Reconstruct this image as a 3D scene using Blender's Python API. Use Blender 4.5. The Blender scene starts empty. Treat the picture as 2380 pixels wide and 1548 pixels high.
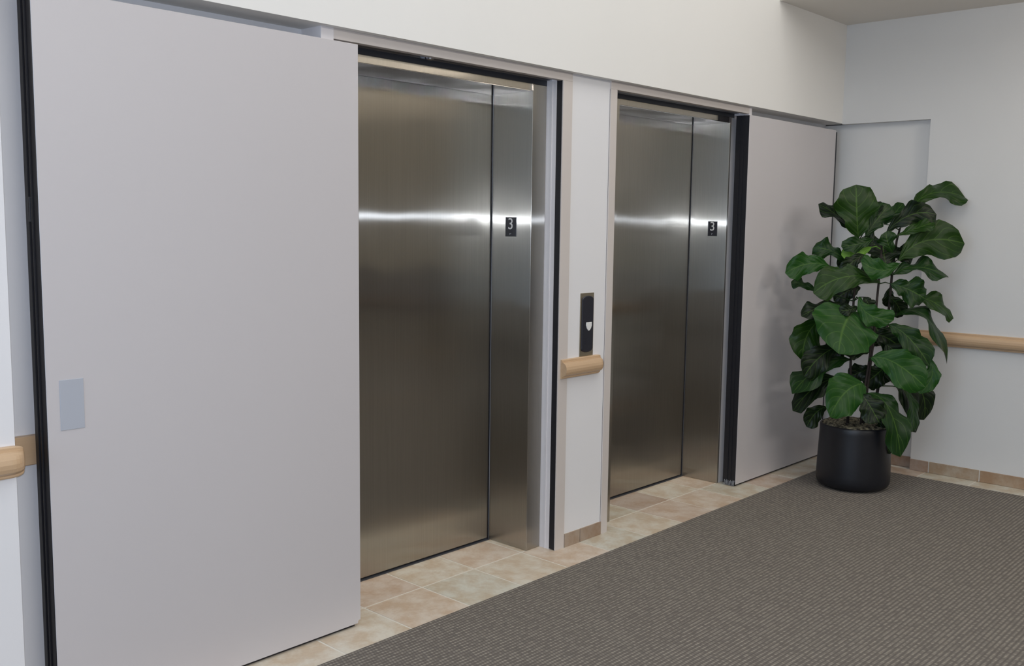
import bpy, bmesh, math, random
from mathutils import Vector, Matrix

random.seed(7)
scn = bpy.context.scene
COL = scn.collection
PI = math.pi

# ------------------------------------------------------------------ camera
W_PX, H_PX = 2380.0, 1548.0
F_PX = 2267.63
CAM = Vector((-3.34813, -2.97468, 1.54469))
YAW, PITCH, ROLL = 0.8264808, -0.1125213, 0.0130180
_f = Vector((math.sin(YAW)*math.cos(PITCH), math.cos(YAW)*math.cos(PITCH), math.sin(PITCH)))
_r0 = Vector((math.cos(YAW), -math.sin(YAW), 0)); _u0 = _r0.cross(_f)
CR = _r0*math.cos(ROLL) + _u0*math.sin(ROLL); CU = -_r0*math.sin(ROLL) + _u0*math.cos(ROLL); CF = _f
cd = bpy.data.cameras.new('camera'); cam = bpy.data.objects.new('camera', cd); COL.objects.link(cam)
cd.sensor_fit = 'HORIZONTAL'; cd.sensor_width = 36.0; cd.lens = F_PX/W_PX*36.0; cd.clip_start = 0.05
M = Matrix((CR, CU, -CF)).transposed().to_4x4(); M.translation = CAM
cam.matrix_world = M
scn.camera = cam

# ------------------------------------------------------------------ world, lights, exposure
world = bpy.data.worlds.new('world'); scn.world = world; world.use_nodes = True
world.node_tree.nodes['Background'].inputs[0].default_value = (0.62, 0.70, 0.85, 1)
world.node_tree.nodes['Background'].inputs[1].default_value = 0.3
scn.cycles.blur_glossy = 0.0; scn.cycles.sample_clamp_indirect = 0.0   # keep repeated reflections between the steel faces
vs = scn.view_settings
vs.view_transform = 'Standard'; vs.look = 'None'; vs.gamma = 1.0; vs.use_curve_mapping = False; vs.exposure = 0.0

def area_light(name, loc, rot, sx, sy, power, color):
    l = bpy.data.lights.new(name, 'AREA'); l.shape = 'RECTANGLE'; l.size = sx; l.size_y = sy
    l.energy = power; l.color = color
    o = bpy.data.objects.new(name, l); COL.objects.link(o); o.location = loc; o.rotation_euler = rot
    return o
# daylight through the roof light over the tall part of the lobby
area_light('roof_light', (-0.3, -2.1, 4.50), (0, 0, 0), 4.3, 2.6, 68, (1.0, 0.975, 0.93))
# daylight through the tall window at the far left end of the lobby
area_light('end_window_light', (-6.80, -1.9, 1.9), (0, -PI/2, 0), 2.6, 2.4, 60, (0.50, 0.72, 1.0))
# added frontal fill light, unseen, high on the far side behind the camera
area_light('front_fill', (0.2, -9.20, 4.15), (math.radians(62), 0, 0), 9.0, 0.7, 220, (1.0, 0.975, 0.94))
# added light facing the corridor wall, brightens what the lift doors reflect
area_light('corridor_fill', (3.4, -5.4, 2.55), (0, -PI/2, 0), 0.4, 4.5, 38, (1.0, 0.86, 0.66))
# added fill light without a fixture, brightens the right panel and corner
area_light('right_fill', (2.25, -2.2, 2.79), (math.radians(50), 0, 0), 0.3, 0.30, 6.0, (1.0, 0.88, 0.74))
# the flash of the camera that took the picture
fl = bpy.data.lights.new('camera_flash', 'POINT'); fl.energy = 120; fl.shadow_soft_size = 0.025; fl.color = (0.74, 0.83, 1.0)
flo = bpy.data.objects.new('camera_flash', fl); COL.objects.link(flo); flo.location = CAM + Vector((-0.02, -0.02, 0.045))

# ------------------------------------------------------------------ materials
def new_mat(name):
    m = bpy.data.materials.new(name); m.use_nodes = True
    nt = m.node_tree; b = nt.nodes['Principled BSDF']
    return m, nt, b
def N(nt, t, **kw):
    n = nt.nodes.new(t)
    for k, v in kw.items(): setattr(n, k, v)
    return n
def link(nt, a, b): nt.links.new(a, b)
def math_node(nt, op, a, b=None, c=None):
    n = N(nt, 'ShaderNodeMath', operation=op)
    for i, v in enumerate((a, b, c)):
        if v is None: continue
        if isinstance(v, (int, float)): n.inputs[i].default_value = v
        else: link(nt, v, n.inputs[i])
    return n.outputs[0]
def mix_col(nt, fac, a, b):
    n = N(nt, 'ShaderNodeMix', data_type='RGBA')
    for s, v in ((n.inputs[0], fac), (n.inputs[6], a), (n.inputs[7], b)):
        if isinstance(v, (int, float)): s.default_value = v
        elif isinstance(v, tuple): s.default_value = v + (1,) if len(v) == 3 else v
        else: link(nt, v, s)
    return n.outputs[2]

def paint(name, col, rough=0.6, tex=260.0, bump=0.05, var=0.03):
    m, nt, b = new_mat(name)
    geo = N(nt, 'ShaderNodeNewGeometry')
    n1 = N(nt, 'ShaderNodeTexNoise'); n1.inputs['Scale'].default_value = tex; n1.inputs['Detail'].default_value = 3
    n2 = N(nt, 'ShaderNodeTexNoise'); n2.inputs['Scale'].default_value = 1.7
    link(nt, geo.outputs['Position'], n1.inputs['Vector']); link(nt, geo.outputs['Position'], n2.inputs['Vector'])
    dark = tuple(c*(1-var) for c in col); lite = tuple(min(1, c*(1+var)) for c in col)
    link(nt, mix_col(nt, n2.outputs['Fac'], dark, lite), b.inputs['Base Color'])
    b.inputs['Roughness'].default_value = rough
    bp = N(nt, 'ShaderNodeBump'); bp.inputs['Strength'].default_value = bump; bp.inputs['Distance'].default_value = 0.002
    link(nt, n1.outputs['Fac'], bp.inputs['Height']); link(nt, bp.outputs['Normal'], b.inputs['Normal'])
    return m
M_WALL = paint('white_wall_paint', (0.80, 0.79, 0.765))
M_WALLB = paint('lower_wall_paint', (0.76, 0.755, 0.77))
M_WALLR = paint('white_wall_paint_dimmed', (0.69, 0.685, 0.67))  # white wall paint darkened to put the right wall's dimmer light into colour
M_CEIL = paint('ceiling_paint', (0.76, 0.72, 0.66))
M_TAN = paint('tan_wall_paint', (0.44, 0.38, 0.26))
M_PANEL = paint('grey_laminate', (0.555, 0.528, 0.535), rough=0.38, tex=500, bump=0.02, var=0.015)
M_BEIGE = paint('beige_trim_paint', (0.60, 0.55, 0.52), rough=0.45, bump=0.02)
M_RETURN = paint('pale_trim_paint', (0.72, 0.69, 0.70), rough=0.4, bump=0.02)
M_BLACK = paint('black_rubber', (0.008, 0.008, 0.012), rough=0.5, bump=0.02)
M_TRACK = paint('dark_track_metal', (0.045, 0.048, 0.058), rough=0.35, bump=0.02)
M_PULL = paint('grey_pull_metal', (0.42, 0.44, 0.49), rough=0.4, tex=900, bump=0.05)
M_POT = paint('charcoal_pot_glaze', (0.007, 0.008, 0.012), rough=0.40, tex=60, bump=0.05, var=0.2)
M_WHITE = paint('white_plastic', (0.75, 0.75, 0.74), rough=0.4, bump=0.0)
M_SIGN = paint('black_plastic', (0.012, 0.013, 0.022), rough=0.35, bump=0.0)
M_GROUT = paint('cream_grout', (0.74, 0.70, 0.62), rough=0.8, tex=400, bump=0.1)
M_BARK = paint('dark_bark', (0.018, 0.012, 0.010), rough=0.8, tex=120, bump=0.3, var=0.4)

def steel(name, col=(0.46, 0.435, 0.39), tvec=(0, 0, 1), lobes=((0.169, 0.79, 1), (0.173, 0.933, 0.50), (0.294, 0.65, 0.24), (0.43, 0.47, 0.10)), wave=0.14):
    """brushed stainless steel, grain running up and down"""
    m, nt, b = new_mat(name)
    out = nt.nodes['Material Output']; nt.nodes.remove(b)
    geo = N(nt, 'ShaderNodeNewGeometry')
    mp = N(nt, 'ShaderNodeMapping'); mp.inputs['Scale'].default_value = (420, 420, 2.5)
    link(nt, geo.outputs['Position'], mp.inputs['Vector'])
    gr = N(nt, 'ShaderNodeTexNoise'); gr.inputs['Scale'].default_value = 1.0; gr.inputs['Detail'].default_value = 2
    link(nt, mp.outputs[0], gr.inputs['Vector'])
    wv = N(nt, 'ShaderNodeTexNoise'); wv.inputs['Scale'].default_value = 3.2; wv.inputs['Detail'].default_value = 1
    link(nt, geo.outputs['Position'], wv.inputs['Vector'])
    bp = N(nt, 'ShaderNodeBump'); bp.inputs['Strength'].default_value = wave; bp.inputs['Distance'].default_value = 0.012
    link(nt, wv.outputs['Fac'], bp.inputs['Height'])
    c = mix_col(nt, gr.outputs['Fac'], tuple(x*0.86 for x in col), tuple(min(1, x*1.12) for x in col))
    tang = N(nt, 'ShaderNodeCombineXYZ')
    for i in range(3): tang.inputs[i].default_value = tvec[i]
    sh = []
    for rough, an, _w in lobes:
        g = N(nt, 'ShaderNodeBsdfAnisotropic', distribution='GGX')
        g.inputs['Roughness'].default_value = rough; g.inputs['Anisotropy'].default_value = an
        g.inputs['Rotation'].default_value = 0.0
        link(nt, c, g.inputs['Color']); link(nt, tang.outputs[0], g.inputs['Tangent']); link(nt, bp.outputs['Normal'], g.inputs['Normal'])
        sh.append(g)
    prev = sh[0].outputs[0]
    for g, (_r, _a, w) in list(zip(sh, lobes))[1:]:
        mx = N(nt, 'ShaderNodeMixShader'); mx.inputs[0].default_value = w
        link(nt, prev, mx.inputs[1]); link(nt, g.outputs[0], mx.inputs[2]); prev = mx.outputs[0]
    link(nt, prev, out.inputs['Surface'])
    return m
M_STEEL = steel('brushed_steel')
M_STEELH = steel('brushed_steel_head', col=(0.66, 0.65, 0.66), tvec=(0, 1, 0), lobes=((0.10, 0.0, 1), (0.20, 0.0, 0.35)), wave=0.30)
def plain_metal(name, col, rough):
    m = paint(name, col, rough=rough, bump=0.02); m.node_tree.nodes['Principled BSDF'].inputs['Metallic'].default_value = 1.0
    return m
M_BRONZE = plain_metal('satin_bronze', (0.42, 0.38, 0.30), 0.35)
M_ALU = plain_metal('bright_aluminium', (0.72, 0.72, 0.75), 0.25)

def tile_mat():
    m, nt, b = new_mat('ceramic_tile')
    oi = N(nt, 'ShaderNodeObjectInfo'); geo = N(nt, 'ShaderNodeNewGeometry')
    n1 = N(nt, 'ShaderNodeTexNoise'); n1.inputs['Scale'].default_value = 9; n1.inputs['Detail'].default_value = 6; n1.inputs['Roughness'].default_value = 0.65
    n2 = N(nt, 'ShaderNodeTexNoise'); n2.inputs['Scale'].default_value = 70; n2.inputs['Detail'].default_value = 3
    for n in (n1, n2): link(nt, geo.outputs['Position'], n.inputs['Vector'])
    r = N(nt, 'ShaderNodeValToRGB'); r.color_ramp.elements[0].position = 0.40; r.color_ramp.elements[1].position = 0.60
    link(nt, n1.outputs['Fac'], r.inputs[0])
    warm = N(nt, 'ShaderNodeMix', data_type='RGBA', blend_type='MULTIPLY'); warm.inputs[0].default_value = 1
    link(nt, oi.outputs['Color'], warm.inputs[6]); warm.inputs[7].default_value = (0.84, 0.73, 0.63, 1)
    c1 = mix_col(nt, r.outputs[0], warm.outputs[2], oi.outputs['Color'])
    sp = math_node(nt, 'MULTIPLY', n2.outputs['Fac'], 0.30)
    d = N(nt, 'ShaderNodeMix', data_type='RGBA', blend_type='MULTIPLY'); link(nt, sp, d.inputs[0]); link(nt, c1, d.inputs[6]); d.inputs[7].default_value = (0.5, 0.42, 0.36, 1)
    link(nt, d.outputs[2], b.inputs['Base Color']); b.inputs['Roughness'].default_value = 0.45
    bp = N(nt, 'ShaderNodeBump'); bp.inputs['Strength'].default_value = 0.15; bp.inputs['Distance'].default_value = 0.002
    link(nt, n1.outputs['Fac'], bp.inputs['Height']); link(nt, bp.outputs['Normal'], b.inputs['Normal'])
    return m
M_TILE = tile_mat()

def carpet_mat():
    m, nt, b = new_mat('ribbed_loop_carpet')
    geo = N(nt, 'ShaderNodeNewGeometry'); sep = N(nt, 'ShaderNodeSeparateXYZ'); link(nt, geo.outputs['Position'], sep.inputs[0])
    px, py = 0.0130, 0.0180
    v = math_node(nt, 'DIVIDE', sep.outputs[1], py); row = math_node(nt, 'FLOOR', v); fv = math_node(nt, 'SUBTRACT', v, row)
    off = math_node(nt, 'MULTIPLY', math_node(nt, 'MODULO', math_node(nt, 'ABSOLUTE', row), 2.0), 0.5)
    u = math_node(nt, 'ADD', math_node(nt, 'DIVIDE', sep.outputs[0], px), off)
    fu = math_node(nt, 'SUBTRACT', u, math_node(nt, 'FLOOR', u))
    rib = math_node(nt, 'SINE', math_node(nt, 'MULTIPLY', fv, PI))           # 0 at groove, 1 on the rib
    lp = math_node(nt, 'SINE', math_node(nt, 'MULTIPLY', fu, PI))
    rib2 = math_node(nt, 'POWER', rib, 2.2)
    dot = math_node(nt, 'MULTIPLY', rib2, math_node(nt, 'ADD', math_node(nt, 'MULTIPLY', math_node(nt, 'POWER', lp, 2.0), 0.80), 0.20))
    n = N(nt, 'ShaderNodeTexNoise'); n.inputs['Scale'].default_value = 140; n.inputs['Detail'].default_value = 2
    link(nt, geo.outputs['Position'], n.inputs['Vector'])
    n3 = N(nt, 'ShaderNodeTexNoise'); n3.inputs['Scale'].default_value = 1.2
    link(nt, geo.outputs['Position'], n3.inputs['Vector'])
    cell = N(nt, 'ShaderNodeCombineXYZ'); link(nt, math_node(nt, 'FLOOR', u), cell.inputs[0]); link(nt, row, cell.inputs[1])
    wn = N(nt, 'ShaderNodeTexWhiteNoise', noise_dimensions='2D'); link(nt, cell.outputs[0], wn.inputs['Vector'])
    dn = math_node(nt, 'MULTIPLY', dot, math_node(nt, 'ADD', math_node(nt, 'MULTIPLY', wn.outputs['Value'], 1.1), math_node(nt, 'MULTIPLY', n.outputs['Fac'], 0.9)))
    base = mix_col(nt, n3.outputs['Fac'], (0.110, 0.093, 0.083), (0.120, 0.106, 0.092))
    link(nt, mix_col(nt, dn, base, (0.30, 0.27, 0.225)), b.inputs['Base Color'])
    b.inputs['Roughness'].default_value = 0.95
    bp = N(nt, 'ShaderNodeBump'); bp.inputs['Strength'].default_value = 0.6; bp.inputs['Distance'].default_value = 0.004
    link(nt, dot, bp.inputs['Height']); link(nt, bp.outputs['Normal'], b.inputs['Normal'])
    return m
M_CARPET = carpet_mat()

def wood_mat(name, c1, c2, axis):
    m, nt, b = new_mat(name)
    geo = N(nt, 'ShaderNodeNewGeometry'); mp = N(nt, 'ShaderNodeMapping')
    s = [60, 60, 60]; s[axis] = 2.5; mp.inputs['Scale'].default_value = s
    link(nt, geo.outputs['Position'], mp.inputs['Vector'])
    n = N(nt, 'ShaderNodeTexNoise'); n.inputs['Scale'].default_value = 1; n.inputs['Detail'].default_value = 4
    link(nt, mp.outputs[0], n.inputs['Vector'])
    link(nt, mix_col(nt, n.outputs['Fac'], c1, c2), b.inputs['Base Color']); b.inputs['Roughness'].default_value = 0.38
    return m
M_WOODX = wood_mat('maple_rail_x', (0.50, 0.33, 0.19), (0.62, 0.44, 0.28), 0)
M_WOODY = wood_mat('maple_rail_y', (0.50, 0.33, 0.19), (0.62, 0.44, 0.28), 1)
M_WAINS = wood_mat('brown_wainscot', (0.085, 0.052, 0.035), (0.12, 0.075, 0.05), 2)

def leaf_mat():
    m, nt, b = new_mat('fig_leaf')
    uv = N(nt, 'ShaderNodeUVMap'); sep = N(nt, 'ShaderNodeSeparateXYZ'); link(nt, uv.outputs[0], sep.inputs[0])
    oi = N(nt, 'ShaderNodeObjectInfo')
    a = math_node(nt, 'ABSOLUTE', math_node(nt, 'SUBTRACT', sep.outputs[0], 0.5))
    mid = math_node(nt, 'SUBTRACT', 1.0, math_node(nt, 'MINIMUM', math_node(nt, 'DIVIDE', a, 0.028), 1.0))
    sv = math_node(nt, 'MULTIPLY', math_node(nt, 'SUBTRACT', sep.outputs[1], math_node(nt, 'MULTIPLY', math_node(nt, 'POWER', a, 1.25), 0.85)), 5.6)
    fr = math_node(nt, 'ABSOLUTE', math_node(nt, 'SUBTRACT', math_node(nt, 'FRACT', math_node(nt, 'ADD', sv, 10.0)), 0.5))
    side = math_node(nt, 'SUBTRACT', 1.0, math_node(nt, 'MINIMUM', math_node(nt, 'DIVIDE', fr, 0.055), 1.0))
    vein = math_node(nt, 'MAXIMUM', mid, math_node(nt, 'MULTIPLY', side, 0.75))
    geo = N(nt, 'ShaderNodeNewGeometry')
    n = N(nt, 'ShaderNodeTexNoise'); n.inputs['Scale'].default_value = 28; n.inputs['Detail'].default_value = 3
    link(nt, geo.outputs['Position'], n.inputs['Vector'])
    vm = N(nt, 'ShaderNodeMix', data_type='RGBA', blend_type='MIX'); link(nt, math_node(nt, 'MULTIPLY', vein, 0.36), vm.inputs[0])
    mottle = N(nt, 'ShaderNodeMix', data_type='RGBA', blend_type='MULTIPLY'); link(nt, n.outputs['Fac'], mottle.inputs[0])
    link(nt, oi.outputs['Color'], mottle.inputs[6]); mottle.inputs[7].default_value = (0.62, 0.72, 0.55, 1)
    link(nt, mottle.outputs[2], vm.inputs[6]); vm.inputs[7].default_value = (0.13, 0.25, 0.04, 1)
    link(nt, vm.outputs[2], b.inputs['Base Color'])
    b.inputs['Roughness'].default_value = 0.40; b.inputs['Specular IOR Level'].default_value = 0.24
    h = math_node(nt, 'ADD', math_node(nt, 'MULTIPLY', fr, 1.1), math_node(nt, 'MULTIPLY', n.outputs['Fac'], 0.15))
    bp = N(nt, 'ShaderNodeBump'); bp.inputs['Strength'].default_value = 0.38; bp.inputs['Distance'].default_value = 0.006
    link(nt, h, bp.inputs['Height']); link(nt, bp.outputs['Normal'], b.inputs['Normal'])
    return m
M_LEAF = leaf_mat()
def moss_mat():
    m, nt, b = new_mat('dry_moss')
    geo = N(nt, 'ShaderNodeNewGeometry'); n = N(nt, 'ShaderNodeTexNoise'); n.inputs['Scale'].default_value = 45; n.inputs['Detail'].default_value = 6
    link(nt, geo.outputs['Position'], n.inputs['Vector'])
    r = N(nt, 'ShaderNodeValToRGB'); r.color_ramp.elements[0].position = 0.38; r.color_ramp.elements[1].position = 0.7
    r.color_ramp.elements[0].color = (0.02, 0.018, 0.012, 1); r.color_ramp.elements[1].color = (0.36, 0.32, 0.21, 1)
    link(nt, n.outputs['Fac'], r.inputs[0]); link(nt, r.outputs[0], b.inputs['Base Color']); b.inputs['Roughness'].default_value = 1.0
    bp = N(nt, 'ShaderNodeBump'); bp.inputs['Distance'].default_value = 0.02; link(nt, n.outputs['Fac'], bp.inputs['Height']); link(nt, bp.outputs['Normal'], b.inputs['Normal'])
    return m
M_MOSS = moss_mat()

# ------------------------------------------------------------------ helpers
WLOC = {}
def add(name, me, mat, parent=None, color=None):
    """me is built in world coordinates; it is moved into the parent's space"""
    o = bpy.data.objects.new(name, me); COL.objects.link(o)
    if mat is not None and not me.materials: me.materials.append(mat)
    if parent is not None:
        o.parent = parent; me.transform(Matrix.Translation(-WLOC[parent.name])); WLOC[o.name] = WLOC[parent.name]
    else: WLOC[o.name] = Vector((0, 0, 0))
    if color: o.color = tuple(color) + (1,)
    return o
def empty(name, loc):
    o = bpy.data.objects.new(name, None); COL.objects.link(o); o.location = loc; o.empty_display_size = 0.05
    WLOC[o.name] = Vector(loc); return o
def tag(o, label=None, cat=None, group=None, kind=None):
    if label: o['label'] = label
    if cat: o['category'] = cat
    if group: o['group'] = group
    if kind: o['kind'] = kind
    return o
def mesh_from_bm(bm, name, smooth=False):
    me = bpy.data.meshes.new(name); bmesh.ops.recalc_face_normals(bm, faces=bm.faces[:])
    if smooth:
        for f in bm.faces: f.smooth = True
    bm.to_mesh(me); bm.free(); return me
def bm_box(bm, x0, x1, y0, y1, z0, z1, bevel=0.0, seg=1):
    r = bmesh.ops.create_cube(bm, size=1.0)
    vs_ = r['verts']
    for v in vs_:
        v.co = Vector(((x0+x1)/2 + v.co.x*(x1-x0), (y0+y1)/2 + v.co.y*(y1-y0), (z0+z1)/2 + v.co.z*(z1-z0)))
    if bevel > 0:
        es = list({e for v in vs_ for e in v.link_edges})
        bmesh.ops.bevel(bm, geom=es, offset=bevel, segments=seg, affect='EDGES', profile=0.5)
def box(name, x0, x1, y0, y1, z0, z1, mat, parent=None, bevel=0.0, seg=1, color=None):
    bm = bmesh.new(); bm_box(bm, x0, x1, y0, y1, z0, z1, bevel, seg)
    return add(name, mesh_from_bm(bm, name), mat, parent, color)
def boxes(name, lst, mat, parent=None, bevel=0.0):
    bm = bmesh.new()
    for b in lst: bm_box(bm, *b, bevel)
    return add(name, mesh_from_bm(bm, name), mat, parent)
def tube(bm, pts, radii, n=8):
    rings = []
    for i, p in enumerate(pts):
        a = pts[max(0, i-1)]; c = pts[min(len(pts)-1, i+1)]; d = (c-a).normalized()
        s = d.cross(Vector((0.3, 0.9, 0.2))).normalized(); t = d.cross(s)
        rings.append([bm.verts.new(p + (s*math.cos(2*PI*k/n) + t*math.sin(2*PI*k/n))*radii[i]) for k in range(n)])
    for a, b in zip(rings, rings[1:]):
        for k in range(n): bm.faces.new((a[k], a[(k+1) % n], b[(k+1) % n], b[k]))
    bm.faces.new(rings[0]); bm.faces.new(rings[-1])
def lathe(bm, prof, cx, cy, n=48):
    rings = []
    for r, z in prof: rings.append([bm.verts.new((cx + r*math.cos(2*PI*k/n), cy + r*math.sin(2*PI*k/n), z)) for k in range(n)])
    for a, b in zip(rings, rings[1:]):
        for k in range(n): bm.faces.new((a[k], a[(k+1) % n], b[(k+1) % n], b[k]))
    bm.faces.new(rings[0]); bm.faces.new(rings[-1])
def struct(o): o['kind'] = 'structure'; return o

# key planes (metres); X runs along the lift wall, Y into it, Z up
YH, ZH = -0.130, 2.222        # bulkhead face and underside
YP, YF, YQ = -0.090, -0.097, -0.120   # pillar, portal trim, sliding panel faces
QT, ZQ, ZHEAD = 0.086, 2.174, 2.184
YREC = 0.020                  # recessed wall behind the parked panels
YD, ZDOOR = 0.251, 2.134      # lift doors
YC = -0.288                   # edge of the carpet
XR, XN, YN = 2.922, 2.970, -0.700     # right wall, its niche, end of niche
G0, TP = -0.029, 0.313        # tile grid

# ------------------------------------------------------------------ setting
struct(box('wall_upper', -7.0, 3.25, YH, 0.45, ZH, 4.6, M_WALL))
struct(box('wall_left', -7.0, -2.315, YH, 0.45, 0.0, ZH, M_WALLB))
struct(box('wall_recess_left', -2.315, -1.170, YREC, 0.45, 0.0, ZH, M_WALLB))
struct(box('wall_center', 0.163, 0.451, YP, 0.45, 0.0, ZH, M_WALLB))
struct(box('wall_recess_right', 1.7405, XN, YREC-0.015, 0.45, 0.0, ZH, M_WALLB))
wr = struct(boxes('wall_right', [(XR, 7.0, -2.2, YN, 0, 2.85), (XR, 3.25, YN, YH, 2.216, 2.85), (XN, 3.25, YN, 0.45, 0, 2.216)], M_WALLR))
struct(box('ceiling_low', 2.003, 7.0, -9.4, YH, 2.85, 4.6, M_CEIL))
struct(box('ceiling_high', -7.0, 2.003, -9.4, YH, 4.6, 4.75, M_WALL))
struct(box('wall_end', -7.15, -7.0, -9.4, 0.45, 0, 4.75, M_WALL))
struct(box('wall_front', -7.0, 7.15, -9.55, -9.4, 0, 4.75, M_TAN))
struct(boxes('trim_3', [(-7.0+0.9*i+0.02, -7.0+0.9*(i+1)-0.02, -9.4, -9.37, 0.12, 0.75) for i in range(15)] + [(-7.0, 6.9, -9.4, -9.35, 0.75, 0.80)]
    + [(6.97, 7.0, -9.3+0.9*i+0.02, -9.3+0.9*(i+1)-0.02, 0.12, 0.80) for i in range(7)] + [(6.95, 7.0, -9.35, -2.2, 0.80, 0.86)], M_WAINS))
struct(box('wall_corridor', 7.0, 7.15, -9.4, -2.0, 0, 2.85, M_TAN))
fl_ = struct(box('floor', -7.0, 7.0, -9.4, 0.45, -0.12, -0.0016, M_GROUT))
struct(boxes('floor_carpet', [(-7.0, 2.746, -9.4, YC, -0.0016, 0.003), (2.746, 7.0, -9.4, -2.37, -0.0016, 0.003)], M_CARPET))

# ceramic tiles: each tile is a child of the floor
TCOLS = [(0.70, 0.61, 0.51), (0.66, 0.64, 0.55), (0.72, 0.67, 0.57), (0.67, 0.655, 0.57), (0.66, 0.56, 0.47), (0.55, 0.46, 0.39)]
def tile(x0, x1, y0, y1, parent, col, z0=-0.0016, z1=0.0):
    return box('tile', x0, x1, y0, y1, z0, z1, M_TILE, parent, bevel=0.0007, color=col)
gw = 0.0042
rowA = {-4: 2, -3: 2, -2: 0, -1: 3, 0: 2, 1: 0, 2: 3, 3: 2, 4: 4, 5: 0, 6: 1, 7: 4, 8: 2}
for k in range(-10, 10):
    x0, x1 = G0 + TP*(k-1) + gw, G0 + TP*k - gw
    x1 = min(x1, 2.916)
    if x1 - x0 < 0.02: continue
    c = TCOLS[rowA.get(k, random.randrange(4))]
    if x0 < 2.746: tile(x0, min(x1, 2.742), YC + 0.001, 0.006 - gw, fl_, c)
rowB = {-2: 4, -1: 2, 0: 0, 3: 1, 4: 5, 5: 2, 6: 0}
for k in range(-8, 10):
    x0, x1 = G0 + TP*(k-1) + gw, min(G0 + TP*k - gw, 2.96)
    if x1 - x0 < 0.02: continue
    tile(x0, x1, 0.006 + gw, 0.24, fl_, TCOLS[rowB.get(k, 2)])
ys = [YC, -0.49, -0.803] + [-0.803 - 0.305*i for i in range(1, 5)] + [-2.365]
for i, (a, b) in enumerate(zip(ys, ys[1:])):
    tile(2.749, 2.912 if b < YN+0.01 else 2.96, b + gw, a - gw, fl_, TCOLS[(0, 4, 1, 3, 2)[i % 5]])
tile(2.749, 2.96, YC + 0.001, 0.006-gw, fl_, TCOLS[0])

# skirting tiles
bc = struct(box('baseboard_center', 0.164, 0.450, YP-0.002, YP, 0, 0.0655, M_GROUT))
box('tile', 0.166, 0.281, YP-0.009, YP-0.002, 0, 0.066, M_TILE, bc, 0.0012, color=(0.40, 0.32, 0.25))
box('tile', 0.286, 0.450, YP-0.009, YP-0.002, 0, 0.066, M_TILE, bc, 0.0012, color=(0.38, 0.30, 0.235))
br = struct(box('baseboard_right', XR-0.002, XR, -2.199, YN, 0, 0.0705, M_GROUT))
ys = [YN, -0.818] + [-0.818 - 0.305*i for i in range(1, 5)] + [-2.199]
for i, (a, b) in enumerate(zip(ys, ys[1:])):
    box('tile', XR-0.009, XR-0.002, b + 0.004, a - (0.004 if i else 0), 0, 0.071, M_TILE, br, 0.0012, color=[(0.42, 0.33, 0.27), (0.44, 0.36, 0.27), (0.43, 0.32, 0.22)][i % 3])
bn = struct(box('baseboard_niche', XN-0.002, XN, YN+0.002, YREC-0.016, 0, 0.0705, M_GROUT))
for a, b in ((-0.09, -0.39), (-0.39, YN+0.002)):
    box('tile', XN-0.009, XN-0.002, b + 0.004, a - 0.004, 0, 0.071, M_TILE, bn, 0.0012, color=(0.40, 0.31, 0.25))

# portal trim round each sliding door opening
def portal(name, xh0, xh1, jx0, jx1, end0, end1, return_x, bolt_x):
    t = struct(empty(name, ((xh0+xh1)/2, YF, 0)))
    box('head', xh0, xh1, YF, -0.068, ZHEAD, ZH, M_BEIGE, t, 0.001)
    box('head_end', end0, end1, YF, YREC if end0 < 0 else YREC-0.016, ZHEAD-0.006, ZH, M_RETURN, t, 0.001)
    box('door_track', xh0, xh1, -0.068, 0.0, 2.192, ZH, M_TRACK, t)
    box('track_rail', xh0, xh1, -0.030, -0.022, 2.184, 2.192, M_ALU, t)
    box('fascia', xh0, xh1, 0.0, 0.03, 2.166, ZH, M_TRACK, t)
    lo = jx0 if jx0 < return_x else return_x
    box('jamb_return', jx0+0.0003, jx1-0.0003, -0.058, 0.30, 0, 2.192, M_RETURN, t)
    sgn = -1 if return_x == jx0 else 1
    if sgn < 0: box('return_bead', jx0-0.0035, jx0+0.0003, -0.036, -0.030, 0, 2.184, M_RETURN, t)
    box('seal', jx0+0.002, jx1-0.002, YF+0.006, -0.058, 0.004, 2.190, M_BLACK, t)
    box('jamb', jx0 + (0.0 if sgn < 0 else 0.0), jx1, YF, YF+0.006, 0, ZHEAD if sgn < 0 else ZHEAD, M_BEIGE, t, 0.0008)
    if bolt_x is not None:
        bm = bmesh.new(); tube(bm, [Vector((bolt_x, -0.050, 2.193)), Vector((bolt_x, -0.050, 2.182)), Vector((bolt_x, -0.050, 2.179))], [0.016, 0.016, 0.010], 14)
        add('track_bolt', mesh_from_bm(bm, 'track_bolt'), M_ALU, t)
    return t
portal('trim_1', -1.175, 0.163, 0.096, 0.163, -1.230, -1.175, 0.096, -0.67)
portal('trim_2', 0.451, 1.765, 0.451, 0.502, 1.765, 1.793, 0.502, None)

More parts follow.
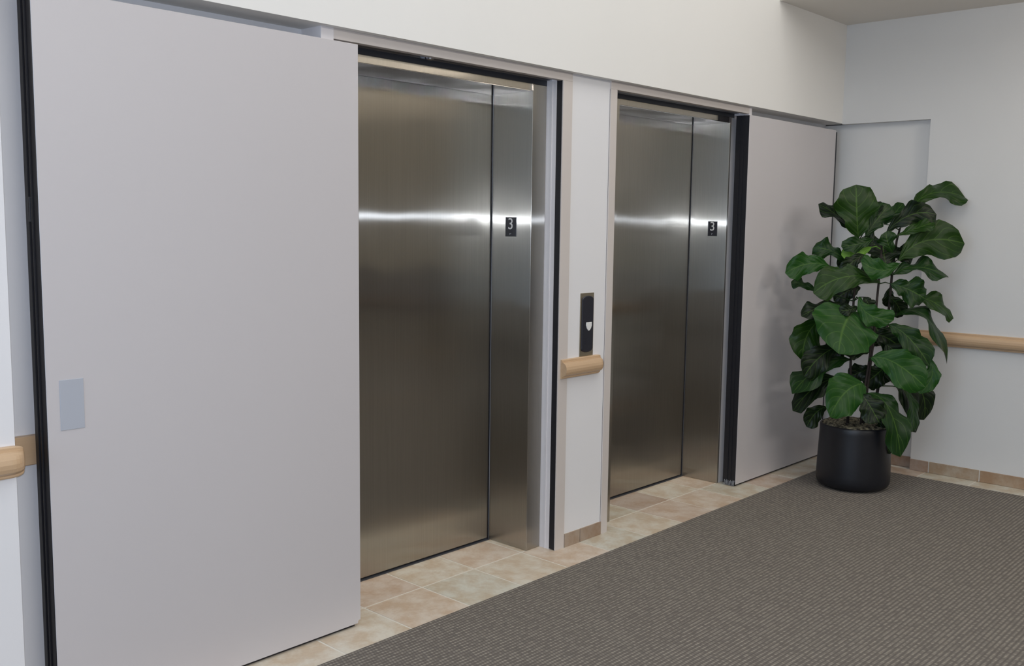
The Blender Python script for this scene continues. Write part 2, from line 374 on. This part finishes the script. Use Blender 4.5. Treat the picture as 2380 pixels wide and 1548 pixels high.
# ------------------------------------------------------------------ lifts
def lift(x0, x1, jl, jr, label):
    t = tag(empty('elevator_entrance', ((x0+x1)/2, 0, 0)), label, 'elevator', 'elevator entrances')
    box('door_panel', x0-0.04, x1-0.007, YD, YD+0.035, 0.010, ZDOOR+0.02, M_STEEL, t)
    box('shaft_backing', x0-0.05, x1+0.005, YD+0.040, YD+0.055, 0.0, ZDOOR+0.03, M_BLACK, t)
    box('gap_shade', x1-0.0075, x1, YD-0.003, YD+0.004, 0.0, ZDOOR, M_BLACK, t)  # black strip standing in for the shade in the door gap
    box('sill', x0-0.02, x1, YD-0.011, YD+0.036, 0.0, 0.004, M_TRACK, t)
    for nm, a, b in (('jamb', x1, jr), ('jamb', jl, x0)):
        j = box(nm, a, b, 0.0, YD-0.004, 0.0, 2.166, M_STEEL, t, 0.0015)
    hd = box('head', x0+0.0005, x1-0.0005, 0.0, YD-0.004, ZDOOR+0.002, 2.166, M_STEEL, t, 0.001)
    box('soffit', x0+0.0005, x1-0.0005, 0.0015, YD-0.004, ZDOOR, ZDOOR+0.002, M_STEELH, hd)
    return t
L1 = lift(-1.067, 0.0, -1.160, 0.0955, 'brushed steel elevator entrance partly covered by the sliding panel with grey pull plate')
L2 = lift(0.653, 1.720, 0.5025, 1.737, 'brushed steel elevator entrance beside the sliding panel behind the potted fig')
box('corner_clip', -0.012, -0.001, -0.004, 0.0, ZDOOR+0.002, 2.166, M_ALU, L1)
box('door_stop', 1.585, 1.690, -0.010, 0.0, ZDOOR+0.002, 2.166, M_BLACK, L2)
box('corner_clip', 1.700, 1.718, -0.006, 0.0, ZDOOR+0.002, 2.166, M_ALU, L2)

def text_mesh(s, size):
    cu = bpy.data.curves.new('txt', 'FONT'); cu.body = s; cu.size = size; cu.extrude = 0.0006; cu.align_x = 'CENTER'; cu.align_y = 'CENTER'
    o = bpy.data.objects.new('txt', cu); COL.objects.link(o); dg = bpy.context.evaluated_depsgraph_get(); dg.update()
    me = bpy.data.meshes.new_from_object(o.evaluated_get(dg)); bpy.data.objects.remove(o); return me
def floor_sign(x, y0, y1, z0, z1, label):
    t = tag(empty('floor_sign', (x, (y0+y1)/2, z0)), label, 'sign', 'floor number signs')
    box('plate', x-0.0035, x, y0, y1, z0, z1, M_SIGN, t, 0.001)
    me = text_mesh('3', 0.074)
    yc, zc = (y0+y1)/2, z0 + (z1-z0)*0.63
    me.transform(Matrix(((0, 0, -1, x-0.0040), (-1, 0, 0, yc), (0, 1, 0, zc), (0, 0, 0, 1))))
    add('numeral', me, M_WHITE, t)
    bm = bmesh.new()
    for dy, dz in ((0.004, 0.0), (-0.002, 0.0), (0.004, -0.005)):
        bmesh.ops.create_uvsphere(bm, u_segments=8, v_segments=6, radius=0.0016, matrix=Matrix.Translation((x-0.0036, yc+dy, z0+0.014+dz)))
    add('braille', mesh_from_bm(bm, 'braille'), M_PULL, t)
    return t
floor_sign(0.0, 0.090, 0.157, 1.481, 1.570, 'small black sign with white numeral 3 on the jamb of the partly covered elevator')
floor_sign(1.720, 0.060, 0.122, 1.482, 1.568, 'small black sign with white numeral 3 on the elevator jamb nearer the potted fig')

# ------------------------------------------------------------------ sliding panels
def panel(x0, x1, label):
    t = tag(empty('sliding_door', ((x0+x1)/2, YQ+QT/2, 0.012)), label, 'sliding door', 'sliding door panels')
    bm = bmesh.new(); bm_box(bm, x0+0.003, x1, YQ, YQ+QT, 0.012, ZQ)
    es = [e for e in bm.edges if all(abs(v.co.x-x1) < 1e-5 and abs(v.co.z-0.012) < 1e-5 for v in e.verts)]
    bmesh.ops.bevel(bm, geom=es, offset=0.012, segments=3, affect='EDGES')
    bmesh.ops.bevel(bm, geom=[e for e in bm.edges if e.calc_face_angle(0) > 1.0], offset=0.0012, segments=1, affect='EDGES')
    add('leaf_body', mesh_from_bm(bm, 'leaf_body'), M_PANEL, t)
    box('edge_seal', x0, x0+0.003, YQ+0.0015, YQ+QT-0.0015, 0.013, ZQ-0.002, M_BLACK, t)
    for y in (0.030, 0.052): box('seal_rib', x0-0.004, x0, YQ+y, YQ+y+0.006, 0.02, ZQ-0.002, M_BLACK, t)
    box('bottom_sweep', x0+0.01, x1-0.02, YQ+0.012, YQ+QT-0.012, 0.001, 0.012, M_BLACK, t)
    return t
P1 = panel(-2.223, -1.085, 'large grey sliding door panel with a grey pull plate, parked by the white wall')
P2 = panel(1.727, 2.860, 'large grey sliding door panel standing behind the potted fig in the corner')
box('pull_plate', -2.183, -2.113, YQ-0.0022, YQ, 0.925, 1.074, M_PULL, P1, 0.0008)
box('latch', -2.2265, -2.223, YQ+0.046, YQ+0.062, 1.53, 1.60, M_TRACK, P1)
box('end_strip', 2.860, 2.878, YQ+0.0005, YQ+QT, 0.03, ZQ-0.012, M_BLACK, P2)  # black strip along the right end of the panel
bm = bmesh.new()
for i in range(9):
    x = 1.7235; y = YQ + 0.006 + i*0.008
    tube(bm, [Vector((x, y, 0.030 + 0.012*random.random())), Vector((x-0.002, y+0.002, 0.004))], [0.0015, 0.0010], 5)
add('brush_tuft', mesh_from_bm(bm, 'brush_tuft'), M_PULL, P2)

# ------------------------------------------------------------------ handrails
PROF = [(0.0, 0.0), (0.014, 0.0), (0.017, 0.004), (0.017, 0.009), (0.022, 0.012), (0.030, 0.015), (0.038, 0.021), (0.043, 0.032), (0.045, 0.045),
        (0.043, 0.058), (0.038, 0.068), (0.030, 0.074), (0.022, 0.077), (0.022, 0.079), (0.017, 0.080), (0.017, 0.087), (0.014, 0.090), (0.0, 0.090)]
def rail_mesh(sections):
    """sections: (position along, depth factor); returns verts in (along, depth, z)"""
    bm = bmesh.new(); rings = []
    for a, s in sections: rings.append([bm.verts.new((a, d*s, 0.045 + (z-0.045)*(0.55+0.45*math.sqrt(max(0.0, s))))) for d, z in PROF])
    n = len(PROF)
    for p, q in zip(rings, rings[1:]):
        for k in range(n-1): bm.faces.new((p[k], p[k+1], q[k+1], q[k]))
    bm.faces.new(rings[0]); bm.faces.new(rings[-1])
    return bm
def ends(a0, a1, r=0.045, n=7):
    return [(a0, 1.0)] + [(a1 - r + r*math.sin(PI/2*i/n), max(0.02, math.cos(PI/2*i/n))) for i in range(n+1)]
def handrail(name, secs, xform, mat, label, group='wooden handrails'):
    bm = rail_mesh(secs)
    for v in bm.verts: v.co = xform(v.co)
    o = add(name, mesh_from_bm(bm, name), mat); return tag(o, label, 'handrail', group)
RB = 0.816
handrail('handrail', ends(0.112, 0.420, 0.04), lambda c: Vector((c.x, YP-c.y, RB+0.008+c.z)), M_WOODX, 'short light wood handrail on the white pillar under the call panel')
handrail('handrail', ends(-5.8, -2.293, 0.045), lambda c: Vector((c.x, YH-c.y, RB+c.z)), M_WOODX, 'light wood handrail with rounded end on the white wall by the pull plate panel')
handrail('handrail', [(-2.15, 1.0), (-1.5, 1.0), (YN-0.012, 1.0), (YN, 0.75)], lambda c: Vector((XR-c.y, c.x, RB+c.z)), M_WOODY, 'long light wood handrail on the wall behind the potted fig')
def rail_strip(x0, x1, y0, y1, label, mat):
    o = box('rail_strip', x0, x1, y0, y1, RB-0.006, RB+0.082, mat, None, 0.003); return tag(o, label, 'handrail', 'flat rail strips')
rail_strip(-2.3145, -2.16, YREC-0.028, YREC, 'flat wood rail strip in the recess behind the panel with pull plate', M_WOODX)
rail_strip(XN-0.030, XN, YN+0.004, -0.32, 'flat wood rail strip in the wall niche behind the potted fig', M_WOODY)

# ------------------------------------------------------------------ call panel
t = tag(empty('call_panel', (0.308, YP, 0.913)), 'narrow bronze and black elevator call panel on the white pillar', 'call panel')
pl = boxes('plate', [(0.256, 0.360, YP-0.003, YP, 0.914, 1.217)], M_BRONZE, t, 0.001)
bm = bmesh.new(); ring0, ring1, ring2 = [], [], []
cx, hw, zb, zt_ = 0.310, 0.0435, 0.932, 1.204
outline = []
for i in range(9): a = PI*i/8; outline.append((cx + hw*math.cos(a), zt_-0.016 + 0.016*math.sin(a)))
for i in range(9): a = PI + PI*i/8; outline.append((cx + hw*math.cos(a), zb+0.016 + 0.016*math.sin(a)))
for sc, y, ring in ((1.0, YP-0.003, ring0), (1.0, YP-0.005, ring1), (0.93, YP-0.008, ring2)):
    for x, z in outline: ring.append(bm.verts.new((cx + (x-cx)*sc, y, (zb+zt_)/2 + (z-(zb+zt_)/2)*(1-(1-sc)*0.3))))
n = len(outline)
for a, b in ((ring0, ring1), (ring1, ring2)):
    for k in range(n): bm.faces.new((a[k], a[(k+1) % n], b[(k+1) % n], b[k]))
bm.faces.new(ring2)
ins = add('insert', mesh_from_bm(bm, 'insert'), M_SIGN, t)
bm = bmesh.new()
arrow = [(-0.021, 0.021), (0.021, 0.021), (0.022, 0.006), (0.016, -0.008), (0.007, -0.018), (0.0, -0.021), (-0.007, -0.018), (-0.016, -0.008), (-0.022, 0.006)]
f0 = [bm.verts.new((0.318 + x, YP-0.008, 1.056 + z)) for x, z in arrow]; f1 = [bm.verts.new((0.318 + x*0.9, YP-0.0105, 1.056 + z*0.9)) for x, z in arrow]
for k in range(9): bm.faces.new((f0[k], f0[(k+1) % 9], f1[(k+1) % 9], f1[k]))
bm.faces.new(f1)
b_ = add('call_button', mesh_from_bm(bm, 'call_button'), M_WHITE, t); b_['label'] = 'white down arrow button'
box('lower_button', 0.296, 0.336, YP-0.0090, YP-0.0078, 0.972, 1.002, M_SIGN, t, 0.0005)

# ------------------------------------------------------------------ potted fig
PC = Vector((2.262, -0.605, 0.0)); D0 = (PC + Vector((0, 0, 1.0)) - CAM).dot(CF)
def at(px, py, near=0.0):
    """point seen at this pixel, at the stems' distance less `near` metres"""
    d = CF + CR*((px - W_PX/2)/F_PX) + CU*((H_PX/2 - py)/F_PX)
    return CAM + d*(D0 - near)
S = D0/F_PX
fig = tag(empty('potted_fiddle_leaf_fig', PC + Vector((0, 0, 0.003))), 'tall leafy fiddle leaf fig in a round charcoal pot on the carpet', 'potted plant')
bm = bmesh.new()
prof = [(0.001, 0.004), (0.150, 0.004), (0.176, 0.007), (0.196, 0.017), (0.207, 0.033), (0.2115, 0.055), (0.2115, 0.09), (0.209, 0.16), (0.205, 0.26), (0.202, 0.345), (0.202, 0.372), (0.199, 0.379), (0.194, 0.381), (0.189, 0.377), (0.188, 0.33), (0.001, 0.33)]
lathe(bm, prof, PC.x, PC.y, 56)
add('pot', mesh_from_bm(bm, 'pot', True), M_POT, fig)
bm = bmesh.new(); rings = []
nr, na = 9, 40
for i in range(nr+1):
    r = 0.190*i/nr; ring = []
    for k in range(na):
        a = 2*PI*k/na
        z = 0.388 + 0.010*math.sin(3*a + 9*i)*random.random() + random.uniform(-0.006, 0.008) - (0.010 if i == nr else 0)
        ring.append(bm.verts.new((PC.x + max(r, .001)*math.cos(a), PC.y + max(r, .001)*math.sin(a), z)))
    rings.append(ring)
rings.append([bm.verts.new((v.co.x, v.co.y, 0.33)) for v in rings[-1]])
for p, q in zip(rings, rings[1:]):
    for k in range(na): bm.faces.new((p[k], p[(k+1) % na], q[(k+1) % na], q[k]))
tag(add('moss', mesh_from_bm(bm, 'moss', True), M_MOSS, fig), kind='stuff')

STEMS = [([(1970, 984), (1975, 900), (1979, 800), (1984, 700), (1990, 620), (1996, 552)], 0.0, 0.0085),
         ([(2006, 984), (2016, 900), (2029, 800), (2038, 700), (2046, 620), (2050, 560)], 0.03, 0.0085),
         ([(2028, 984), (2036, 930), (2052, 830), (2066, 720), (2073, 640), (2084, 560), (2092, 530)], -0.06, 0.010),
         ([(2000, 986), (2008, 910), (2018, 850), (2026, 790)], 0.06, 0.006)]
SP = []
for pts, near, r in STEMS:
    P = [at(x, y, near) for x, y in pts]; bm = bmesh.new(); tube(bm, P, [r*(1-0.07*i) for i in range(len(P))], 8)
    add('stem', mesh_from_bm(bm, 'stem', True), M_BARK, fig)
    for a, b in zip(P, P[1:]):
        for k in range(6): SP.append(a.lerp(b, k/6))

G_D, G_M, G_L, G_Y, G_B = (0.0030, 0.012, 0.0025), (0.0065, 0.034, 0.004), (0.014, 0.068, 0.008), (0.012, 0.042, 0.003), (0.16, 0.33, 0.04)  # dark green also paints shade on inner leaves, light green paints gloss
# base, bend, tip (pixels), visible width (px), nearness at base and tip (m), colour, fold, ripple, shape
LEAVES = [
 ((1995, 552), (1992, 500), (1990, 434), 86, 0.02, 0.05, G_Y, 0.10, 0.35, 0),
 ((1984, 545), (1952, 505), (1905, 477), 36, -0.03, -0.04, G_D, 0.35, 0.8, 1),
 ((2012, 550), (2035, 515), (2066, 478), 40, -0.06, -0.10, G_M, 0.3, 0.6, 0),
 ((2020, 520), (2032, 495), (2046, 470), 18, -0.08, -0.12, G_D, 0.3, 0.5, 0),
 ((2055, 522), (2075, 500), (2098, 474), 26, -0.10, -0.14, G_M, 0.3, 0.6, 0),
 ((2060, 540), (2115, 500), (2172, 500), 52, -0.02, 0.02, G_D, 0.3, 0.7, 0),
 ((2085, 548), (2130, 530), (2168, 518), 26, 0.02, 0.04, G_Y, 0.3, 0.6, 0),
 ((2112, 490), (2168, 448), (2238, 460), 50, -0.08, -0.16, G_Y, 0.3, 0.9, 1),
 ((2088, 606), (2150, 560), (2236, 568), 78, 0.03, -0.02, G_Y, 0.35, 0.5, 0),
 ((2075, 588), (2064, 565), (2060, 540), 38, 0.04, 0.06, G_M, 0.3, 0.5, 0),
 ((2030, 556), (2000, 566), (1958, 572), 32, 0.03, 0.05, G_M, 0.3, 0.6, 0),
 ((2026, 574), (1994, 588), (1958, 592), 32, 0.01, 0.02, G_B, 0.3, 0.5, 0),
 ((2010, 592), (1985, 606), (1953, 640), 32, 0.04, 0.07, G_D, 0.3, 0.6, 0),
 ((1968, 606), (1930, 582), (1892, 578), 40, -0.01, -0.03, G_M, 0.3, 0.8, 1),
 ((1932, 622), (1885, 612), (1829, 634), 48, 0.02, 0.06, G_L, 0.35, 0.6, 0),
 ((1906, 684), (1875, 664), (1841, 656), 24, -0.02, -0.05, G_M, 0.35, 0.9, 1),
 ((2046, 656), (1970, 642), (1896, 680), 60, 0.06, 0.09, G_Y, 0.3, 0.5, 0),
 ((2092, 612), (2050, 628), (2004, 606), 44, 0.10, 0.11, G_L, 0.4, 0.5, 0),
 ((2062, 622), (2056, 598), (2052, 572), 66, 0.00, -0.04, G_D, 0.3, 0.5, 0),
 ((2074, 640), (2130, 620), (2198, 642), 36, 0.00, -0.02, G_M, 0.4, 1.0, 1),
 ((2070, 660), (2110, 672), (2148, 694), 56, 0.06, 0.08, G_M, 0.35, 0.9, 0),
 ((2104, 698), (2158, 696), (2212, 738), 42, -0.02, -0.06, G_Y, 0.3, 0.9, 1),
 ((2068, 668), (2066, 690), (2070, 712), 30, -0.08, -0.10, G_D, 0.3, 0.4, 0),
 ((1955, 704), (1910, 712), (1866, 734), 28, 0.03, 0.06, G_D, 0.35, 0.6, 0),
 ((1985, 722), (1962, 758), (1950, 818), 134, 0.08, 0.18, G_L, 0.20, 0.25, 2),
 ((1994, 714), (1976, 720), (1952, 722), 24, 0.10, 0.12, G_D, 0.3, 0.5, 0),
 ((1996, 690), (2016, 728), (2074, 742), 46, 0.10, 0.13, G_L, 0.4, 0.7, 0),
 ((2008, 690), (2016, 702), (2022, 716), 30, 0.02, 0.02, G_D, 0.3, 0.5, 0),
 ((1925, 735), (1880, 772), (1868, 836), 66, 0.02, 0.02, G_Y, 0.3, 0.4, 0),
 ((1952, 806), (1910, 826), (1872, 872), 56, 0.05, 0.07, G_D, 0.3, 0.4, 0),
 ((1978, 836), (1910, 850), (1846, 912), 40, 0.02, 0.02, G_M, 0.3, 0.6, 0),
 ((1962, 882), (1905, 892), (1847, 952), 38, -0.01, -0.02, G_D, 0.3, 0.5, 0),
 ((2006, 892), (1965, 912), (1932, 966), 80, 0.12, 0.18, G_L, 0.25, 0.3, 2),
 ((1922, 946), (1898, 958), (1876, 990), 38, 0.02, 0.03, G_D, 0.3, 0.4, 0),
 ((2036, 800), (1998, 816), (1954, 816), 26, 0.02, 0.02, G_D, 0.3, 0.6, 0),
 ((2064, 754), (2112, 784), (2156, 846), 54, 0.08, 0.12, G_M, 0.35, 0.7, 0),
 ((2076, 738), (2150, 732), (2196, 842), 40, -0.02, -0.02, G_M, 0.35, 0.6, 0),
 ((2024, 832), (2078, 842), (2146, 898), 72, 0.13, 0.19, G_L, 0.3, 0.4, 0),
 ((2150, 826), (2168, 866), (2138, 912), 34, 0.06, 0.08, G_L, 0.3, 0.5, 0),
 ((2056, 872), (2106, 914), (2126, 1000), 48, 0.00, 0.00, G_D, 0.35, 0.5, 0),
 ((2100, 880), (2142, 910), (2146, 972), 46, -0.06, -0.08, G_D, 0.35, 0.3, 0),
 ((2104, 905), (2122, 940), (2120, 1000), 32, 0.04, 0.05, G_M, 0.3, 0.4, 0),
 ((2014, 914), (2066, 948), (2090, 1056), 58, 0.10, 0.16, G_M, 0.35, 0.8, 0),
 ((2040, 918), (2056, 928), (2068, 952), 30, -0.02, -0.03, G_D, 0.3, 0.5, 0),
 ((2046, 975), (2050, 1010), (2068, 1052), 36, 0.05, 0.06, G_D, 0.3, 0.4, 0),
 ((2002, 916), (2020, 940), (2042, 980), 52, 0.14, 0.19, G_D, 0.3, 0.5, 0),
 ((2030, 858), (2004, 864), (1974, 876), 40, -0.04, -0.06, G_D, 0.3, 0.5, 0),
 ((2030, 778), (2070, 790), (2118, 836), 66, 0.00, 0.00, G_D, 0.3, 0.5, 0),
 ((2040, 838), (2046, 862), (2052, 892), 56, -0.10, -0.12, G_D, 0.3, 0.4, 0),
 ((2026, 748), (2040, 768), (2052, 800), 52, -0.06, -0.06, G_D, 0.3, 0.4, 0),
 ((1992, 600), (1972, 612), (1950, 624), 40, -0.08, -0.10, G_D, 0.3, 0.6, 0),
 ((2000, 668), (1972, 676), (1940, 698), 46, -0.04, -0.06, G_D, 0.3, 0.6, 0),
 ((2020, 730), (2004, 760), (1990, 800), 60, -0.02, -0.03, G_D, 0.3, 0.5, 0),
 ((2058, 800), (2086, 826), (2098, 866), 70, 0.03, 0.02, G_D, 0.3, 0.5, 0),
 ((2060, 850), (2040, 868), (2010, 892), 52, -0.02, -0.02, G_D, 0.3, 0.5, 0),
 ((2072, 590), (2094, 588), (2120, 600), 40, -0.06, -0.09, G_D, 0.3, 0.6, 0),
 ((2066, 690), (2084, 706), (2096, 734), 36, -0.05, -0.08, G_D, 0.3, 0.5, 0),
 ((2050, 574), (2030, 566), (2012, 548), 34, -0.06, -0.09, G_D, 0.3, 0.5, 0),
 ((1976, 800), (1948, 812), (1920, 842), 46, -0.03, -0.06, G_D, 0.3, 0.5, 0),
 ((1998, 640), (1984, 632), (1966, 618), 34, -0.06, -0.08, G_D, 0.3, 0.5, 0),
 ((2050, 640), (2022, 630), (2000, 634), 30, -0.05, -0.06, G_D, 0.3, 0.5, 0),
]
def width_profile(t, kind):
    w = (t**0.72)*max(0.0, 1-t**4.5)**0.55/0.70
    if kind == 2: w = math.sin(PI*min(1, t*0.97+0.03)**1.02)**0.58
    elif kind == 1: w *= 1 - 0.40*math.exp(-((t-0.42)/0.14)**2)
    else: w *= 1 - 0.14*math.exp(-((t-0.38)/0.13)**2)
    return w
NL, NWD = 18, 8
TOCAM = -CF
for li, (b, m, tp, wpx, n0, n1, colr, fold, rip, kind) in enumerate(LEAVES):
    B, T = at(b[0], b[1], n0), at(tp[0], tp[1], n1)
    # the bend pixel lies on the leaf itself, so lift the control point beyond it
    Mm = at(m[0], m[1], (n0+n1)/2 + 0.015); Cc = Mm*2 - (B+T)*0.5
    T = T + (T-B)*0.04; L = (T-B).length; w_seen = wpx*S*1.18; rip *= 1.55
    w_real = max(w_seen, 0.46*L)
    tilt = math.acos(max(0.35, min(1.0, w_seen/w_real)))
    ax = (T-B).normalized(); n_ = (TOCAM - ax*TOCAM.dot(ax)).normalized(); s_ = ax.cross(n_).normalized()
    # roll the blade about its axis so that its upper face turns upward
    up = Vector((0, 0, 1)); sg = 1.0 if s_.dot(up) < 0 else -1.0
    Rm = Matrix.Rotation(-sg*tilt, 3, ax)
    s_, n_ = Rm @ s_, Rm @ n_
    if w_real*max(0.35, math.cos(tilt)) > w_seen*1.02: w_real = w_seen/max(0.35, math.cos(tilt))
    rnd = random.Random(li*13+5); ph = rnd.uniform(0, 6.28); ph2 = rnd.uniform(0, 6.28)
    bm = bmesh.new(); uvl = bm.loops.layers.uv.new('UVMap'); grid = []
    for i in range(NL+1):
        t = i/NL; P = B*(1-t)**2 + Cc*2*t*(1-t) + T*t*t
        hw = 0.5*w_real*max(0.015, width_profile(t, kind))
        hl = hw*(1 + 0.13*rip*math.sin(15*t + ph) + 0.07*rip*math.sin(31*t + ph2)); hr = hw*(1 + 0.13*rip*math.sin(16*t + ph2) + 0.07*rip*math.sin(29*t + ph))
        row = []
        for j in range(NWD+1):
            u = -1 + 2*j/NWD; au = abs(u)
            off = hw*(fold*au*0.55 - 0.45*fold*au**3) + rip*0.30*hw*(au**2)*math.sin(14*t + (ph if u < 0 else ph2) + u)
            off -= 0.03*L*math.sin(PI*t)*0.3
            row.append((bm.verts.new(P + s_*(u*(hl if u < 0 else hr)) + n_*off), ((u+1)/2, t)))
        grid.append(row)
    for i in range(NL):
        for j in range(NWD):
            q = (grid[i][j], grid[i][j+1], grid[i+1][j+1], grid[i+1][j])
            f = bm.faces.new([v for v, _ in q]); f.smooth = True
            for lp, (_, uvc) in zip(f.loops, q): lp[uvl].uv = uvc
    # stalk from the nearest point of a stem
    near = min(SP, key=lambda p: (p-B).length + 0.5*max(0, p.z-B.z+0.01))
    if (near-B).length < 0.25:
        mid = near.lerp(B, 0.55) + Vector((0, 0, 0.01))
        tube(bm, [near, mid, B + (Cc-B)*0.06], [0.0035, 0.003, 0.0025], 6)
    me = bpy.data.meshes.new('leaf'); bm.to_mesh(me); bm.free()
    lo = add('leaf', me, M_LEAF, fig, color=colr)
